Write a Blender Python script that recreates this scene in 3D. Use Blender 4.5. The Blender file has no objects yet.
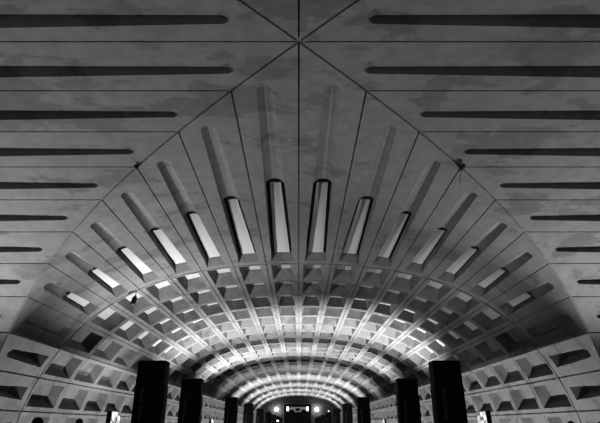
import bpy, bmesh, math, random
from mathutils import Vector, Matrix
random.seed(7)
SC = bpy.context.scene
C = SC.collection
S = 6.0                      # crown height above the lens, metres
EYE = 1.6                    # lens height above the platform
Y0 = 1.099*S                 # centre of the crossing
RING = 3.199*S               # first ring joint of the main vault
L = 2.62                     # ring spacing
NR = 38
PI = math.pi

# ------------------------------------------------------------------ helpers
def link(name, bm, mats, parent=None, smooth=False):
    me = bpy.data.meshes.new(name)
    bm.normal_update(); bm.to_mesh(me); bm.free()
    for m in (mats if isinstance(mats, (list, tuple)) else [mats]): me.materials.append(m)
    if smooth:
        for p in me.polygons: p.use_smooth = True
    o = bpy.data.objects.new(name, me); C.objects.link(o)
    if parent: o.parent = parent
    return o
def tag(o, label=None, cat=None, group=None, kind=None):
    if label: o['label'] = label
    if cat: o['category'] = cat
    if group: o['group'] = group
    if kind: o['kind'] = kind
    return o
def empty(name, loc, label, cat, group=None, rz=0):
    o = bpy.data.objects.new(name, None); C.objects.link(o)
    o.empty_display_size = .2
    o.location = loc; o.rotation_euler = (0, 0, rz)
    return tag(o, label, cat, group)
def dup(root, loc, label, group=None):
    r = root.copy(); C.objects.link(r); r.location = loc; r['label'] = label
    if group: r['group'] = group
    for ch in list(root.children):
        c = ch.copy(); C.objects.link(c); c.parent = r
        for g in list(ch.children):
            d = g.copy(); C.objects.link(d); d.parent = c
    return r
def box(bm, x0, x1, y0, y1, z0, z1, mi=0, bev=0):
    vs = [bm.verts.new((x, y, z)) for x in (x0, x1) for y in (y0, y1) for z in (z0, z1)]
    fs = [bm.faces.new([vs[i] for i in q]) for q in
          ((0,1,3,2), (4,6,7,5), (0,4,5,1), (2,3,7,6), (0,2,6,4), (1,5,7,3))]
    for f in fs: f.material_index = mi
    if bev:
        es = list({e for f in fs for e in f.edges})
        bmesh.ops.bevel(bm, geom=es, offset=bev, segments=2, affect='EDGES', profile=.6)
def tube(bm, pts, r, n=10, mi=0):
    pts = [Vector(p) for p in pts]
    rr = r if isinstance(r, (list, tuple)) else [r]*len(pts)
    rings = []
    for i, p in enumerate(pts):
        d = (pts[min(i+1, len(pts)-1)] - pts[max(i-1, 0)]).normalized()
        u = d.cross(Vector((0, 0, 1)))
        if u.length < 1e-3: u = Vector((1, 0, 0))
        u.normalize(); v = d.cross(u)
        rings.append([bm.verts.new(p + rr[i]*(math.cos(2*PI*k/n)*u + math.sin(2*PI*k/n)*v)) for k in range(n)])
    for a, b in zip(rings, rings[1:]):
        for k in range(n):
            bm.faces.new((a[k], a[(k+1) % n], b[(k+1) % n], b[k])).material_index = mi
    bm.faces.new(rings[0][::-1]).material_index = mi; bm.faces.new(rings[-1]).material_index = mi
def ball(bm, c, r, sc=(1, 1, 1), seg=20):
    m = Matrix.Translation(c) @ Matrix.Diagonal((r*sc[0], r*sc[1], r*sc[2], 1))
    bmesh.ops.create_uvsphere(bm, u_segments=seg, v_segments=seg//2+2, radius=1, matrix=m)

# ------------------------------------------------------------------ materials
def newmat(name):
    m = bpy.data.materials.new(name); m.use_nodes = True
    nt = m.node_tree; b = nt.nodes['Principled BSDF']
    return m, nt, b
def plain(name, g, rough=.6, var=.15, scale=6, metallic=0):
    m, nt, b = newmat(name)
    tc = nt.nodes.new('ShaderNodeTexCoord'); n = nt.nodes.new('ShaderNodeTexNoise')
    n.inputs['Scale'].default_value = scale; n.inputs['Detail'].default_value = 4
    r = nt.nodes.new('ShaderNodeValToRGB')
    r.color_ramp.elements[0].color = (g*(1-var),)*3+(1,); r.color_ramp.elements[1].color = (g*(1+var),)*3+(1,)
    nt.links.new(tc.outputs['Object'], n.inputs['Vector']); nt.links.new(n.outputs['Fac'], r.inputs['Fac'])
    nt.links.new(r.outputs['Color'], b.inputs['Base Color'])
    b.inputs['Roughness'].default_value = rough; b.inputs['Metallic'].default_value = metallic
    b.inputs['Specular IOR Level'].default_value = .25
    return m
def concrete(name, g):
    m, nt, b = newmat(name); N = nt.nodes.new; K = nt.links.new
    tc = N('ShaderNodeTexCoord')
    # water stains: patches with their own ragged outline
    mp = N('ShaderNodeMapping'); mp.inputs['Scale'].default_value = (.45, .8, .6)
    n1 = N('ShaderNodeTexNoise'); n1.inputs['Scale'].default_value = 1.0; n1.inputs['Detail'].default_value = 7; n1.inputs['Roughness'].default_value = .62
    r1 = N('ShaderNodeValToRGB'); r1.color_ramp.elements[0].position = .55; r1.color_ramp.elements[1].position = .585
    r1.color_ramp.elements[0].color = (1, 1, 1, 1); r1.color_ramp.elements[1].color = (.70, .70, .70, 1)
    n2 = N('ShaderNodeTexNoise'); n2.inputs['Scale'].default_value = 3.2; n2.inputs['Detail'].default_value = 8
    r2 = N('ShaderNodeValToRGB'); r2.color_ramp.elements[0].position = .3; r2.color_ramp.elements[1].position = .72
    r2.color_ramp.elements[0].color = (g*.82,)*3+(1,); r2.color_ramp.elements[1].color = (g*1.12,)*3+(1,)
    n3 = N('ShaderNodeTexNoise'); n3.inputs['Scale'].default_value = 40; n3.inputs['Detail'].default_value = 3
    mx = N('ShaderNodeMix'); mx.data_type = 'RGBA'; mx.blend_type = 'MULTIPLY'; mx.inputs['Factor'].default_value = 1
    bp = N('ShaderNodeBump'); bp.inputs['Strength'].default_value = .25; bp.inputs['Distance'].default_value = .01
    K(tc.outputs['Object'], mp.inputs['Vector']); K(mp.outputs['Vector'], n1.inputs['Vector'])
    K(tc.outputs['Object'], n2.inputs['Vector']); K(tc.outputs['Object'], n3.inputs['Vector'])
    K(n1.outputs['Fac'], r1.inputs['Fac']); K(n2.outputs['Fac'], r2.inputs['Fac'])
    K(r2.outputs['Color'], mx.inputs['A']); K(r1.outputs['Color'], mx.inputs['B'])
    K(mx.outputs['Result'], b.inputs['Base Color']); K(n3.outputs['Fac'], bp.inputs['Height']); K(bp.outputs['Normal'], b.inputs['Normal'])
    b.inputs['Roughness'].default_value = .85; b.inputs['Specular IOR Level'].default_value = .15
    return m
def glow(name, g, s):
    m, nt, b = newmat(name)
    b.inputs['Base Color'].default_value = (g, g, g, 1)
    b.inputs['Emission Color'].default_value = (1, 1, 1, 1); b.inputs['Emission Strength'].default_value = s
    return m
M_CON = concrete('board_marked_concrete', .125)
M_PAN = plain('pale_acoustic_panel', .37, .9, .05, 9)
M_BLK = plain('black_bronze', .004, .8, .3)
M_DRK = plain('dark_metal', .02, .5, .3)
M_LET = plain('faded_lettering', .17, .7, .1)
M_FLR = plain('dark_floor_tile', .05, .6, .4, 2)
M_PIT = plain('dark_pit_concrete', .06, .9, .4, 2)
M_HAIR = plain('black_hair', .006, .7, .3, 30)
M_SKIN = plain('skin', .22, .6, .1, 8)
M_COAT = plain('dark_coat', .02, .9, .3, 12)
M_TROU = plain('dark_trousers', .015, .9, .3, 12)
M_GLOBE = glow('lit_globe', .9, 30)
M_TUBE = glow('lit_tube', .9, 22)
M_DOT = glow('small_lamp', .9, 2.5)
M_LTC = plain('light_painted_wall', .5, .8, .05)
def poster_mat():
    m, nt, b = newmat('backlit_poster'); N = nt.nodes.new; K = nt.links.new
    tc = N('ShaderNodeTexCoord'); mp = N('ShaderNodeMapping'); mp.inputs['Scale'].default_value = (1, 2.2, 3.0)
    v = N('ShaderNodeTexVoronoi'); v.inputs['Scale'].default_value = 1.6; v.distance = 'CHEBYCHEV'
    r = N('ShaderNodeValToRGB'); r.color_ramp.interpolation = 'CONSTANT'
    r.color_ramp.elements[0].color = (1, 1, 1, 1); r.color_ramp.elements[1].position = .5; r.color_ramp.elements[1].color = (.12, .12, .12, 1)
    e = r.color_ramp.elements.new(.36); e.color = (.5, .5, .5, 1)
    K(tc.outputs['Object'], mp.inputs['Vector']); K(mp.outputs['Vector'], v.inputs['Vector']); K(v.outputs['Distance'], r.inputs['Fac'])
    K(r.outputs['Color'], b.inputs['Base Color']); K(r.outputs['Color'], b.inputs['Emission Color'])
    b.inputs['Emission Strength'].default_value = 1.1
    return m
M_POST = poster_mat()

# ------------------------------------------------------------------ vault profile
PX = [0, .219, .438, .648, .854, 1.049, 1.221, 1.372, 1.498, 1.598, 1.664, 1.700, 1.712, 1.712, 1.712]
PZ = [1, .996, .980, .949, .899, .825, .726, .598, .442, .269, .078, -.119, -.32, -.52, -.72]
KMAX = 14
def PK(i):
    if i < 0: return (-PX[-i], PZ[-i])
    i = min(i, KMAX); return (PX[i], PZ[i])
def prof(k):
    """point and outward (up) normal of the arch at strip coordinate k >= 0"""
    i = int(min(math.floor(k), KMAX-1)); f = k-i
    p0, p1, p2, p3 = PK(i-1), PK(i), PK(i+1), PK(i+2)
    if i+2 > KMAX: p3 = (2*p2[0]-p1[0], 2*p2[1]-p1[1])
    q = []; d = []
    for c in (0, 1):
        a, b_, c_, e = p0[c], p1[c], p2[c], p3[c]
        q.append(.5*(2*b_+(c_-a)*f+(2*a-5*b_+4*c_-e)*f*f+(-a+3*b_-3*c_+e)*f**3))
        d.append(.5*((c_-a)+2*(2*a-5*b_+4*c_-e)*f+3*(-a+3*b_-3*c_+e)*f*f))
    n = math.hypot(*d)
    return q[0]*S, q[1]*S+EYE, -d[1]/n, d[0]/n
W = .2165*S                      # strip width in metres: 1 unit of k
class Sector:
    """one arm of the crossing; rot turns the +Y arm about the apex"""
    def __init__(self, rot, side):
        self.rot = rot; self.side = side; self.c = math.cos(rot); self.s = math.sin(rot)
    def P(self, k, t, d=0):
        x, z, nx, nz = prof(k)
        a = self.side*(x+nx*d); z = z+nz*d
        return Vector((a*self.c - t*self.s, Y0 + a*self.s + t*self.c, z))

def bridge(bm, A, B, mi=0):
    n = len(A)
    for i in range(n):
        j = (i+1) % n
        try: bm.faces.new((A[i], A[j], B[j], B[i])).material_index = mi
        except ValueError: pass
NS = 4
def quad_loop(sec, bm, k0, k1, t0, t1, dep, groin=None, n=NS, m=1):
    """closed loop; near edge t = t0, or x(k)+groin where groin is given"""
    pts = []
    near = (lambda k: prof(k)[0]+groin) if groin is not None else (lambda k: t0)
    for i in range(n+1): k = k0+(k1-k0)*i/n; pts.append((k, near(k)))
    for i in range(1, m): a = near(k1); pts.append((k1, a+(t1-a)*i/m))
    for i in range(n+1): k = k1+(k0-k1)*i/n; pts.append((k, t1))
    for i in range(1, m): a = near(k0); pts.append((k0, t1+(a-t1)*i/m))
    return [bm.verts.new(sec.P(k, t, dep)) for k, t in pts]
J = .016; JD = .04                # joint half width and depth
CD = .46                          # coffer depth
def coffer_cell(sec, bm, k, t0, t1, panel=True, jw=J, first=False):
    j = (.026 if k >= KS else jw)/W; jd = JD if k < KS else .06; jn = .05 if first else jw; l0 = quad_loop(sec, bm, k, k+1, t0, t1, jd)
    l1 = quad_loop(sec, bm, k+j, k+1-j, t0+jn, t1-jw, jd)
    l2 = quad_loop(sec, bm, k+j, k+1-j, t0+jn, t1-jw, 0)
    a = .185/W; l3 = quad_loop(sec, bm, k+a, k+1-a, t0+.16, t1-.2, 0)
    b = .355/W
    if k >= KS: l4 = quad_loop(sec, bm, k+.21/W, k+1-.36/W, t0+.18, t1-.40, .38)
    else: l4 = quad_loop(sec, bm, k+b, k+1-b, t0+.26, t1-.48, CD)
    for A, B in ((l0, l1), (l1, l2), (l2, l3), (l3, l4)): bridge(bm, A, B)
    n = NS
    for i in range(n):
        bm.faces.new((l4[i], l4[i+1], l4[2*n-i], l4[2*n+1-i])).material_index = 1 if panel else 0
def long_cell(sec, bm, k, t1, deep, panel_bm=None, kc=None, gdep=(.085, .15)):
    """strip of the crossing bay: groin joint, tapering groove with a rounded end, then a deep box"""
    n = 8; kc = kc or k+.5; jg = .034; j = (.026 if k >= KS else J)/W
    m = 6
    l0 = quad_loop(sec, bm, k, k+1, 0, t1, JD, groin=0, n=n, m=m)
    l1 = quad_loop(sec, bm, k+j, k+1-j, 0, t1-J, JD, groin=jg, n=n, m=m)
    l2 = quad_loop(sec, bm, k+j, k+1-j, 0, t1-J, 0, groin=jg, n=n, m=m)
    bridge(bm, l0, l1); bridge(bm, l1, l2)
    ts = prof(kc)[0]+.52; te = t1-.36
    hw0 = .165 if deep != 2 else .10; hw1 = .43
    ts2 = ts+hw0
    def hw(t): return hw0+(hw1-hw0)*max(0, (t-ts))/11.0 if deep != 2 else .16+(.26-.16)*max(0, (t-ts))/max(.1, te-ts)
    tm = ts+((.38 if k == 0 else .40) if panel_bm is not None else .46)*(te-ts) if deep == 1 else ts2+.02
    h2 = hw(ts2)
    rows = []                      # (t, half width, groove depth)
    for i in range(0, n//2+1):
        a = PI/2*i/(n//2); t = ts2-h2*math.cos(a); rows.append((t, h2*math.sin(a)))
    nside = m-1
    bt = [tm, tm+(te-tm)/3, tm+2*(te-tm)/3, te]
    st = [ts2+(tm-ts2)*.5]+bt      # side rows after the rounded end
    for t in st: rows.append((t, hw(t)))
    # outline loop ordered like quad_loop: near arc left->right, right side, far edge right->left, left side
    left = [(kc-h/W, t) for t, h in rows]; right = [(kc+h/W, t) for t, h in rows]
    arc = left[n//2:0:-1]+[left[0]]+right[1:n//2+1]             # n+1 points
    rs = right[n//2+1:-1][:m-1]; ls = left[n//2+1:-1][:m-1]
    far = [(kc+hw(te)/W*(1-2*i/n), te) for i in range(n+1)]
    # pad sides to m-1 points
    def pad(s):
        while len(s) < m-1:
            a, b = s[-1], (s[-1][0], s[-1][1]+(te-s[-1][1])*.5); s = s+[b]
        return s
    out = arc+pad(rs)+far+pad(ls)[::-1]
    l3 = [bm.verts.new(sec.P(a, t, 0)) for a, t in out]
    bridge(bm, l2, l3)
    # groove
    def gd(t): return (gdep[0]+gdep[1]*(t-ts)/max(.1, te-ts))
    nu = 10; prev = None; tops = None
    cut = [r for r in rows if r[0] <= tm+1e-6]
    for i, (t, h) in enumerate(cut):
        if h < 1e-4: cur = [bm.verts.new(sec.P(kc, t, 0))]
        else:
            dd = gd(t)*min(1, (h/h2))
            cur = [bm.verts.new(sec.P(kc+h/W*u, t, dd*(1-abs(u)**(2.6 if panel_bm is not None else 6)))) for u in [-1+2*q/nu for q in range(nu+1)]]
        if prev:
            for q in range(nu):
                if len(prev) == 1: bm.faces.new((prev[0], cur[q+1], cur[q]))
                else: bm.faces.new((prev[q], prev[q+1], cur[q+1], cur[q]))
        prev = cur
    # deep box from tm to te
    dep = .28 if deep else .2
    sl = .03; fs = .28; lo = 0
    if deep == 2: dep = .5; sl = .03; fs = .12; lo = .10
    hm, he = hw(tm), hw(te)
    A = [(kc-hm/W, tm, 0), (kc+hm/W, tm, 0), (kc+he/W, te, 0), (kc-he/W, te, 0)]
    im = max(.05, hm-sl*.6); ie = max(.06, he-sl)
    B = [(kc-im/W, tm+.02, dep), (kc+(im-lo*.5)/W, tm+.02, dep), (kc+(ie-lo)/W, te-fs, dep), (kc-ie/W, te-fs, dep)]
    a = [bm.verts.new(sec.P(*p)) for p in A]; b = [bm.verts.new(sec.P(*p)) for p in B]
    bm.faces.new((a[1], a[2], b[2], b[1])); bm.faces.new((a[2], a[3], b[3], b[2])); bm.faces.new((a[3], a[0], b[0], b[3]))
    bm.faces.new([a[0], b[0], b[1], a[1]]+prev[-2:0:-1])
    if panel_bm is None: bm.faces.new(b)
    else:
        # dark reveal round the panel: a wider gap at the near end, a thin one along the sides
        c = [bm.verts.new(sec.P(k_, t_, d_+.16)) for k_, t_, d_ in B]
        bridge(bm, b, c); bm.faces.new(c)
        g = (.11 if k < 3 else .06)/W; ng = .46
        fn = ng/(B[2][1]-B[0][1])
        nl = B[0][0]+(B[3][0]-B[0][0])*fn; nr = B[1][0]+(B[2][0]-B[1][0])*fn
        PB = [(nl+g, B[0][1]+ng, dep), (nr-g, B[1][1]+ng, dep), (B[2][0]-g, B[2][1], dep), (B[3][0]+g, B[3][1], dep)]
        p = [panel_bm.verts.new(sec.P(*q)) for q in PB]
        p2 = [panel_bm.verts.new(sec.P(k_, t_, d_+.04)) for k_, t_, d_ in PB]
        panel_bm.faces.new(p); panel_bm.faces.new(p2[::-1])
        bridge(panel_bm, p, p2)
KS = 8        # the vault turns into the wall at this joint
KL = 13
T1 = RING-Y0
def arm(rot, nrings, cname, wnames, labels, panels):
    ceil = bmesh.new(); walls = {-1: bmesh.new(), 1: bmesh.new()}; pan = []
    for side in (-1, 1):
        sec = Sector(rot, side)
        for k in range(KL):
            bm = ceil if k < KS else walls[side]
            pb = None
            if panels and k < 7: pb = bmesh.new(); pan.append(pb)
            long_cell(sec, bm, k, T1, 1 if k < 7 else (0 if k == 7 else 2), pb, .44 if (k == 0 and abs(abs(rot)-PI/2) < .1 and side*rot < 0) else None, (.10, .15) if panels else (.085, .15))
        for r in range(nrings):
            for k in range(KL):
                coffer_cell(sec, ceil if k < KS else walls[side], k, T1+r*L, T1+(r+1)*L, panel=k < 7, first=r == 0)
    co = link(cname, ceil, [M_CON, M_PAN]); tag(co, labels[0], 'ceiling', kind='structure')
    for pb in pan:
        o = link('acoustic_panel', pb, M_PAN, co); o['label'] = 'pale flat panel at the back of the coffer'
    for side, i in ((-1, 0), (1, 1)):
        w = link(wnames[i], walls[side], [M_CON, M_PAN]); tag(w, labels[1+i], 'wall', kind='structure')
arm(0, NR, 'ceiling', ('wall_left', 'wall_right'),
    ('coffered concrete barrel vault running away from the crossing',
     'coffered concrete wall along the left side of the main vault',
     'coffered concrete wall along the right side of the main vault'), True)
arm(PI/2, 4, 'ceiling.001', ('wall_left.001', 'wall_left.002'),
    ('concrete cross vault with long dark grooves at left', 'near wall of the left cross vault', 'far wall of the left cross vault'), False)
arm(-PI/2, 4, 'ceiling.002', ('wall_right.001', 'wall_right.002'),
    ('concrete cross vault with long dark grooves at right', 'far wall of the right cross vault', 'near wall of the right cross vault'), False)
arm(PI, 3, 'ceiling.003', ('wall_front', 'wall_front.001'),
    ('concrete vault arm above and behind the crossing', 'right wall of the vault arm behind', 'left wall of the vault arm behind'), False)

YEND = RING+NR*L
# ------------------------------------------------------------------ floor, pit, end wall
DE = 7.9                           # platform edge
bm = bmesh.new(); box(bm, -DE, DE, -14, YEND+4, -.3, 0); tag(link('floor', bm, M_FLR), 'dark tiled platform floor', 'floor', kind='structure')
bm = bmesh.new(); box(bm, -24, 24, -14, YEND, -3.2, -2.6); tag(link('floor.001', bm, M_PIT), 'dark track bed below the platform edge', 'floor', kind='structure')
# far wall closes the vault: arch shaped slab with an opening for the portal
PXL, PXR, PZT = -3.25, 2.75, 5.85
bm = bmesh.new()
prof_pts = [(prof(KL*i/52)[0]+.5*prof(KL*i/52)[2], prof(KL*i/52)[1]+.5*prof(KL*i/52)[3]) for i in range(53)]
prof_pts = [(min(x, 10.8), z) for x, z in prof_pts]
outl = [(-x, z) for x, z in prof_pts[::-1]]+prof_pts[1:]
hole = [(PXR, -2.6), (PXR, PZT), (PXL, PZT), (PXL, -2.6)]
ring = outl+hole
f = [bm.verts.new((x, YEND, z)) for x, z in ring]
face = bm.faces.new(f)
ex = bmesh.ops.extrude_face_region(bm, geom=[face])
bmesh.ops.translate(bm, verts=[v for v in ex['geom'] if isinstance(v, bmesh.types.BMVert)], vec=(0, .4, 0))
bmesh.ops.triangulate(bm, faces=[q for q in bm.faces if len(q.verts) > 4])
tag(link('wall_back', bm, M_CON), 'plain concrete end wall under the last arch', 'wall', kind='structure')
bm = bmesh.new(); box(bm, PXL-.2, PXR+.2, YEND+3.4, YEND+3.6, 0, PZT+.3); tag(link('wall_back.001', bm, M_LTC), 'light rear wall of the recess behind the far portal', 'wall', kind='structure')
bm = bmesh.new(); box(bm, PXL-.2, PXL, YEND+.4, YEND+3.4, 0, PZT+.3); tag(link('wall_back.002', bm, M_LTC), 'left side of the recess behind the far portal', 'wall', kind='structure')
bm = bmesh.new(); box(bm, PXR, PXR+.2, YEND+.4, YEND+3.4, 0, PZT+.3); tag(link('wall_back.003', bm, M_LTC), 'right side of the recess behind the far portal', 'wall', kind='structure')
bm = bmesh.new(); box(bm, PXL, PXR, YEND+.4, YEND+3.4, PZT, PZT+.3); tag(link('ceiling.004', bm, M_LTC), 'ceiling of the recess behind the far portal', 'ceiling', kind='structure')

# ------------------------------------------------------------------ portal at the far end
pt = empty('portal', (0, YEND, 0), 'black framed portal with a lit strip in the far end wall', 'portal')
bm = bmesh.new(); box(bm, PXL, PXL+.5, -.5, .4, 0, PZT, bev=.02); link('frame_post', bm, M_BLK, pt)
bm = bmesh.new(); box(bm, PXR-.5, PXR, -.5, .4, 0, PZT, bev=.02); link('frame_post', bm, M_BLK, pt)
bm = bmesh.new(); box(bm, PXL+.5, PXR-.5, -.5, .4, PZT-.45, PZT, bev=.02); link('lintel', bm, M_BLK, pt)
bm = bmesh.new()
box(bm, PXL+.5, PXR-.5, 0, .3, 0, 4.35)
for cx in (-1.55, 1.1):
    vs = [(cx+.62*math.cos(PI*i/12), 4.35+.55*math.sin(PI*i/12)) for i in range(13)]
    f = bm.faces.new([bm.verts.new((x, 0, z)) for x, z in vs])
    ex = bmesh.ops.extrude_face_region(bm, geom=[f])
    bmesh.ops.translate(bm, verts=[v for v in ex['geom'] if isinstance(v, bmesh.types.BMVert)], vec=(0, .3, 0))
link('parapet', bm, M_BLK, pt)
sg = empty('hanging_sign', (-.25, YEND+.8, 4.85), 'small dark sign hung in the lit strip of the far portal', 'sign')
bm = bmesh.new(); box(bm, -.5, .5, -.08, .08, -.25, .3, bev=.02); link('sign_box', bm, M_BLK, sg)
for x in (-.35, .35):
    bm = bmesh.new(); tube(bm, [(x, 0, .28), (x, 0, 1.0)], .03, 8); link('hanger_rod', bm, M_DRK, sg)
for x in (PXL+.78, PXR-.78):
    bm = bmesh.new(); tube(bm, [(x, .75, 4.74), (x, .75, 5.36)], .15, 12); o = link('lamp_tube', bm, M_TUBE, pt); o['label'] = 'lit white tube'
    bm = bmesh.new(); tube(bm, [(x, .75, 5.36), (x, .75, PZT-.01)], .18, 12); link('tube_cap', bm, M_DRK, o)
for x, lab in ((-4.9, 'glowing globe wall lamp left of the far portal'), (4.0, 'glowing globe wall lamp right of the far portal')):
    t = empty('wall_lamp', (x, YEND, 4.85), lab, 'lamp', 'globe lamps on the far wall')
    bm = bmesh.new(); ball(bm, (0, -.55, 0), .36); link('globe', bm, M_GLOBE, t, True)
    bm = bmesh.new(); tube(bm, [(0, 0, -.5), (0, -.5, -.5), (0, -.55, -.38)], .05, 8); tube(bm, [(0, -.03, -.5), (0, 0, -.5)], .14, 12); link('bracket', bm, M_DRK, t)

# ------------------------------------------------------------------ pylons
PH = 3.02
def text_mesh(name, body, size, mat, parent, loc, rot):
    cu = bpy.data.curves.new(name, 'FONT'); cu.body = body; cu.size = size; cu.extrude = .003; cu.align_x = 'LEFT'; cu.align_y = 'CENTER'
    cu.resolution_u = 4
    to = bpy.data.objects.new('tmp_text', cu); C.objects.link(to)
    dg = bpy.context.evaluated_depsgraph_get(); dg.update()
    me = bpy.data.meshes.new_from_object(to.evaluated_get(dg))
    C.objects.unlink(to); bpy.data.objects.remove(to)
    o = bpy.data.objects.new(name, me); C.objects.link(o); me.materials.clear(); me.materials.append(mat)
    o.parent = parent; o.location = loc; o.rotation_euler = rot
    return o
PW, PD = .66, .42
def make_pylon(label):
    t = empty('pylon', (0, 0, 0), label, 'pylon', 'dark information pylons along the platform')
    bm = bmesh.new(); box(bm, -PW/2, PW/2, -PD/2, PD/2, .18, PH-.12, bev=.015); link('shaft', bm, M_BLK, t)
    bm = bmesh.new(); box(bm, -PW/2+.012, PW/2-.012, -PD/2+.012, PD/2-.012, PH-.12, PH-.09); box(bm, -PW/2, PW/2, -PD/2, PD/2, PH-.09, PH, bev=.015); link('cap', bm, M_BLK, t)
    bm = bmesh.new(); box(bm, -PW/2-.04, PW/2+.04, -PD/2-.04, PD/2+.04, 0, .18, bev=.01); link('plinth', bm, M_DRK, t)
    for s in (-1, 1):
        bm = bmesh.new(); box(bm, s*PW/2-(.0 if s > 0 else .016), s*PW/2+(.016 if s > 0 else 0), -PD/2+.03, PD/2-.03, .5, 2.48, bev=.008)
        link('side_panel', bm, M_BLK, t)
    bm = bmesh.new(); box(bm, -.29, .10, -PD/2-.02, -PD/2, .7, 2.5, bev=.006); sp = link('sign_panel', bm, M_BLK, t)
    for word, z in (('Metro', 2.38), ('Center', 2.03)):
        text_mesh('lettering', word, .122, M_LET, sp, (-.14, -PD/2-.024, z), (PI/2, PI/2, 0))['label'] = 'grey lettering reading downward'
    return t
ys = [12.2, 17.1, 28.8, 37.6, 49.6, 62.5, 76, 91, 106]
ordn = ['nearest', 'second', 'third', 'fourth', 'fifth', 'sixth', 'seventh', 'eighth', 'farthest']
proto = None
for side, sx, xs in (('left', -1, [3.48, 3.52, 3.68, 3.56, 3.6, 3.55, 3.55, 3.55, 3.55]), ('right', 1, [3.50, 3.56, 3.52, 3.45, 3.5, 3.5, 3.5, 3.5, 3.5])):
    for i, y in enumerate(ys):
        lab = 'black slab pylon on the platform, %s from the camera in the %s row' % (ordn[i], side)
        loc = (sx*xs[i], y+PD/2, 0)
        if proto is None: proto = make_pylon(lab); proto.location = loc
        else: dup(proto, loc, lab)
# small lamps among the far pylons
t = empty('indicator_lamp', (3.5, ys[5]+PD/2, PH), 'tiny lit lamp on top of a far pylon in the right row', 'lamp')
bm = bmesh.new(); tube(bm, [(0, 0, 0), (0, 0, .06)], .06, 10); link('lamp_base', bm, M_DRK, t)
bm = bmesh.new(); ball(bm, (0, 0, .12), .075, seg=12); link('bulb', bm, M_DOT, t, True)
t = empty('lit_sign', (-2.98, ys[6]-.1, 2.2), 'small glowing sign beside a far pylon in the left row', 'sign')
bm = bmesh.new(); box(bm, -.14, .14, -.06, .06, -.1, .1, bev=.02); link('sign_face', bm, M_DOT, t)
bm = bmesh.new(); tube(bm, [(0, 0, -.1), (0, 0, -2.2)], .04, 8); tube(bm, [(0, 0, -2.2), (0, 0, -2.14)], .16, 12); link('post', bm, M_DRK, t)

# ------------------------------------------------------------------ backlit poster boxes along the platform edges
def make_poster(sx, loc, lab):
    t = empty('poster_box', loc, lab, 'poster box', 'backlit poster boxes at the platform edges')
    bm = bmesh.new(); box(bm, -.09, .09, 0, 1.08, .12, 2.13, bev=.012); link('housing', bm, M_BLK, t)
    xi = -sx*.09
    bm = bmesh.new(); box(bm, min(xi, xi-sx*.012), max(xi, xi-sx*.012), .04, 1.04, .3, 2.10); link('poster', bm, M_POST, t)
    for y in (.15, .93):
        bm = bmesh.new(); box(bm, -.06, .06, y-.05, y+.05, 0, .14); link('foot', bm, M_DRK, t)
    return t
make_poster(-1, (-7.45, 21.0, 0), 'nearest backlit poster box at the left platform edge')
make_poster(1, (7.45, 21.0, 0), 'nearest backlit poster box at the right platform edge')
make_poster(-1, (-7.45, 45.2, 0), 'farther backlit poster box at the left platform edge')
make_poster(1, (7.45, 46.2, 0), 'farther backlit poster box at the right platform edge')

# ------------------------------------------------------------------ fittings on the vault
def vault_point(side, k, y, d=0):
    return Sector(0, side).P(k, y-Y0, d)
p = vault_point(-1, 5, RING)
t = empty('hanging_spotlight', p, 'dark spotlight hung from the first ring of the vault at left', 'spotlight')
bm = bmesh.new(); tube(bm, [(-.1, -.03, .02), (-.12, -.03, -.34)], .02, 10); link('drop_rod', bm, M_BLK, t)
bm = bmesh.new(); tube(bm, [(-.05, -.03, .04), (-.12, -.03, -.05)], .035, 12); link('ceiling_bracket', bm, M_BLK, t)
bm = bmesh.new(); tube(bm, [(-.115, -.03, -.29), (-.13, -.05, -.36), (-.165, -.08, -.58), (-.17, -.085, -.61)], [.05, .085, .095, .11], 16); link('housing', bm, M_BLK, t, True)
bm = bmesh.new(); tube(bm, [(-.172, -.09, -.615), (-.18, -.095, -.66)], [.085, .05], 16); link('lens', bm, M_DRK, t)
bm = bmesh.new(); box(bm, -.24, -.03, -.05, -.01, -.42, -.37); link('yoke', bm, M_BLK, t)
def dome_camera(side, lab, big):
    p = vault_point(side, 3, Y0+prof(3)[0])
    t = empty('security_camera', p, lab, 'camera', 'small cameras at the groins')
    bm = bmesh.new(); tube(bm, [(0, -.0, .06), (0, -.0, -.04)], .045*big, 14); link('mount', bm, M_BLK, t)
    bm = bmesh.new(); tube(bm, [(0, 0, -.02), (0, -.03*big, -.06*big)], .02, 10); link('arm', bm, M_BLK, t)
    bm = bmesh.new(); tube(bm, [(.0, -.0, -.06*big), (.0, -.15*big, -.045*big)], .042*big, 14); ball(bm, (.0, -.15*big, -.045*big), .042*big); link('housing', bm, M_BLK, t, True)
    return t
dome_camera(-1, 'small dark camera on the left groin, above the second long groove', .8)
r = dome_camera(1, 'small black camera with a loose wire on the right groin', 1.2)
bm = bmesh.new(); tube(bm, [(.0, .0, -.02), (.02, .12, -.10), (.02, .22, -.2), (.05, .3, -.34)], .006, 6); link('loose_wire', bm, M_BLK, r)

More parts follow.
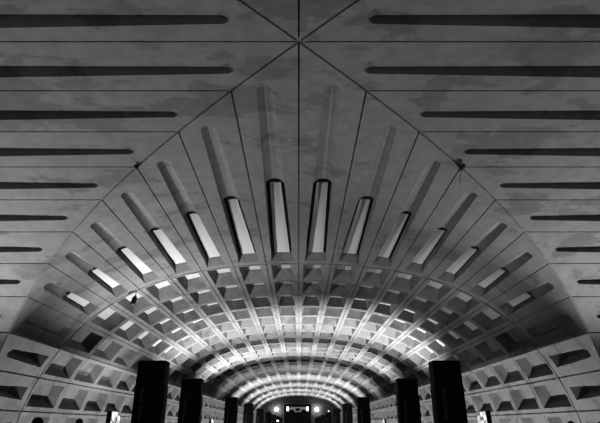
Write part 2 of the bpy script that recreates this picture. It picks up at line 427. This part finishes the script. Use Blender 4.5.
# ------------------------------------------------------------------ people on the near platform (heads reach the lower edge)
def make_person(loc, h, rz, lab, hairkind):
    root = empty('person', loc, lab, 'person', rz=rz)
    V = []; E_ = []; R = []
    def v(p, r): V.append(tuple(c*h/1.72 for c in p)); R.append(r*h/1.72 if not isinstance(r, tuple) else tuple(q*h/1.72 for q in r)); return len(V)-1
    pel = v((0, 0, .94), (.18, .13)); wai = v((0, 0, 1.10), (.165, .115)); che = v((0, -.01, 1.28), (.18, .125)); ub = v((0, 0, 1.40), (.11, .085))
    nk = v((0, 0, 1.49), .055); hd0 = v((0, .01-.02, 1.555), (.068, .078)); hd = v((0, -.005, 1.63), (.077, .097)); hd2 = v((0, .005, 1.685), (.05, .065))
    for a, b in ((pel, wai), (wai, che), (che, ub), (ub, nk), (nk, hd0), (hd0, hd), (hd, hd2)): E_.append((a, b))
    for s in (-1, 1):
        sh = v((s*.175, 0, 1.40), .062); el = v((s*.235, .02, 1.12), .045); wr = v((s*.245, -.04, .87), .032); pa = v((s*.245, -.06, .80), (.022, .04))
        E_ += [(ub, sh), (sh, el), (el, wr), (wr, pa)]
        for q in range(4):
            ln = (.068, .078, .074, .056)[q]
            f1 = v((s*.247, -.088+q*.019, .755), .0095); f2 = v((s*.242, -.090+q*.02, .755-ln*.55), .009); f3 = v((s*.228, -.088+q*.02, .755-ln), .008)
            E_ += [(pa, f1), (f1, f2), (f2, f3)]
        t1 = v((s*.235, -.105, .80), .011); t2 = v((s*.225, -.118, .765), .0095); E_ += [(pa, t1), (t1, t2)]
        hp = v((s*.09, 0, .88), .105); kn = v((s*.10, -.01, .49), .07); an = v((s*.105, .02, .09), .05); bl = v((s*.115, -.15, .04), (.045, .035)); 
        E_ += [(pel, hp), (hp, kn), (kn, an), (an, bl)]
    me = bpy.data.meshes.new('body'); me.from_pydata(V, E_, []); o = bpy.data.objects.new('body', me); C.objects.link(o)
    sk = o.modifiers.new('skin', 'SKIN'); sk.use_smooth_shade = True
    for i, r in enumerate(R): me.skin_vertices[0].data[i].radius = r if isinstance(r, tuple) else (r, r)
    me.skin_vertices[0].data[0].use_root = True
    sb = o.modifiers.new('sub', 'SUBSURF'); sb.levels = 2; sb.render_levels = 2
    dg = bpy.context.evaluated_depsgraph_get(); dg.update()
    m2 = bpy.data.meshes.new_from_object(o.evaluated_get(dg)); C.objects.unlink(o); bpy.data.objects.remove(o)
    m2.name = 'body'; b = bpy.data.objects.new('body', m2); C.objects.link(b); b.parent = root
    m2.materials.clear()
    for m in (M_SKIN, M_COAT, M_TROU, M_BLK): m2.materials.append(m)
    zs = min(x.co.z for x in m2.vertices)
    for x in m2.vertices: x.co.z -= zs
    q = h/1.72
    for pl in m2.polygons:
        z = pl.center.z/q; x = abs(pl.center.x)/q; pl.use_smooth = True
        pl.material_index = 3 if z < .085 else (2 if (z < .90 and x < .2) else (0 if (z > 1.50 or z < .86) else 1))
    # face: eyes, nose, mouth, ears sit on the head
    bm = bmesh.new(); top = max(x.co.z for x in m2.vertices)
    hc = top-.115*q
    fy = min(x.co.y for x in m2.vertices if x.co.z > hc-.02*q and x.co.z < hc+.02*q)
    tube(bm, [(0, fy+.008, hc+.015*q), (0, fy-.012, hc-.03*q), (0, fy+.004, hc-.037*q)], [.006, .013, .008], 8); link('nose', bm, M_SKIN, b, True)
    for s in (-1, 1):
        bm = bmesh.new(); ball(bm, (s*.03*q, fy+.016, hc+.01*q), .011, seg=10); link('eye', bm, M_BLK, b, True)
    bm = bmesh.new(); box(bm, -.022, .022, fy+.002, fy+.02, hc-.068*q, hc-.06*q); link('mouth', bm, M_COAT, b)
    wx = max(abs(x.co.x) for x in m2.vertices if x.co.z > hc-.02*q)
    for s in (-1, 1):
        bm = bmesh.new(); ball(bm, (s*wx, .0, hc-.01*q), .03*q, (.3, .6, 1), 10); link('ear', bm, M_SKIN, b, True)
    bm = bmesh.new()
    ball(bm, (0, .027*q, top-.074*q), .102*q, (.86, .93, .9), 24)
    if hairkind == 1: ball(bm, (0, .05*q, top-.17*q), .10*q, (.95, .72, 1.5), 20)
    link('hair', bm, M_HAIR, b, True)
    return root
make_person((-4.72, 9.75, 0), 1.775, 2.9, 'person with dark hair standing at far left of the platform, nearest the left edge', 1)
make_person((-5.50, 13.5, 0), 1.80, 3.3, 'person with short dark hair standing left, farther back beside the lit poster box', 0)
make_person((6.57, 13.0, 0), 1.735, 2.8, 'person with short dark hair standing right, farther from the right edge of the view', 0)
make_person((5.98, 10.7, 0), 1.70, 3.0, 'person with dark hair standing at the right edge of the view', 1)

# ------------------------------------------------------------------ lights
def spot(x, y, z, power, cone=150, blend=.6, aim=(0, 0, 1), size=.25):
    l = bpy.data.lights.new('uplight', 'SPOT'); l.energy = power*1.65; l.spot_size = math.radians(cone); l.spot_blend = blend; l.shadow_soft_size = size
    o = bpy.data.objects.new('uplight', l); C.objects.link(o); o.location = (x, y, z)
    o.rotation_euler = Vector(aim).to_track_quat('-Z', 'Y').to_euler()
    return o
UP = [(19.0, 5.2, 1600, 280, 152), (32, 4.2, 7600, 8400, 108), (44, 4.5, 10500, 8000, 98), (58, 4.3, 2600, 4600, 112), (70, 4.3, 9500, 9500, 110), (84, 4.3, 8500, 8500, 110), (97, 4.3, 8500, 8500, 110), (109, 4.3, 8500, 8500, 110)]
for y, x, pl, pr, cone in UP:
    near = y < 20
    for sx, pw in ((-1, pl), (1, pr)):
        spot(sx*x, y, 2.4 if near else .5, pw, cone, 1 if near else .8, aim=(-sx*.25, -.12, 1) if near else ((-sx*.05, 0, 1) if y == 44 else (0, 0, 1)))
for sx, pw in ((-1, 1500), (1, 200)): spot(sx*5.4, 25.0, .5, pw, 105, 1, aim=(sx*.35, -.1, 1))  # extra spots added to brighten the haunches, no fitting behind them
for sx, pw in ((-1, 420), (1, 350)): spot(sx*11, -2.5, .5, pw, 100, .8, aim=(-sx*.4, .8, 1))  # weak fill added from the near side to lift the cross vault grooves
for s, pw in ((-1, 3300), (1, 2700)):          # corner lamps washing the cross vault
    spot(s*10.5, 15.0, .5, pw, 100, .8, aim=(-s*.4, -.8, 1))
# strip lamps under the platform edge wash the lower walls; the deck cuts their light off at the wall joint
kx, kz = prof(KS)[0], prof(KS)[1]
lz = -2.35
for s in (-1, 1):
    ex, ez = DE, -.3
    lx = ex-(kx-ex)/(kz-ez)*(ez-lz)
    a = bpy.data.lights.new('wall_wash', 'AREA'); a.shape = 'RECTANGLE'; y0, y1 = 16.4, YEND-1
    a.size = .03; a.size_y = y1-y0; a.energy = 8800
    o = bpy.data.objects.new('wall_wash', a); C.objects.link(o); o.location = (s*lx, (y0+y1)/2, lz)
    d = Vector((s*.45, 0, 1)).normalized()
    zax = -d; yax = Vector((0, 1, 0)); xax = yax.cross(zax)
    o.rotation_euler = Matrix((xax, yax, zax)).transposed().to_euler()

w = bpy.data.worlds.new('World'); SC.world = w; w.use_nodes = True
w.node_tree.nodes['Background'].inputs['Color'].default_value = (0, 0, 0, 1)

# ------------------------------------------------------------------ camera
cam = bpy.data.cameras.new('camera'); co = bpy.data.objects.new('camera', cam); C.objects.link(co)
cam.sensor_width = 36; cam.lens = 495.1/600*36; cam.shift_x = .002; cam.clip_end = 400
co.location = (0, 0, EYE); co.rotation_euler = (PI/2+math.radians(23.37), 0, 0)
SC.camera = co
SC.view_settings.view_transform = 'Standard'; SC.view_settings.look = 'None'
SC.view_settings.exposure = 0; SC.view_settings.gamma = 1; SC.view_settings.use_curve_mapping = False
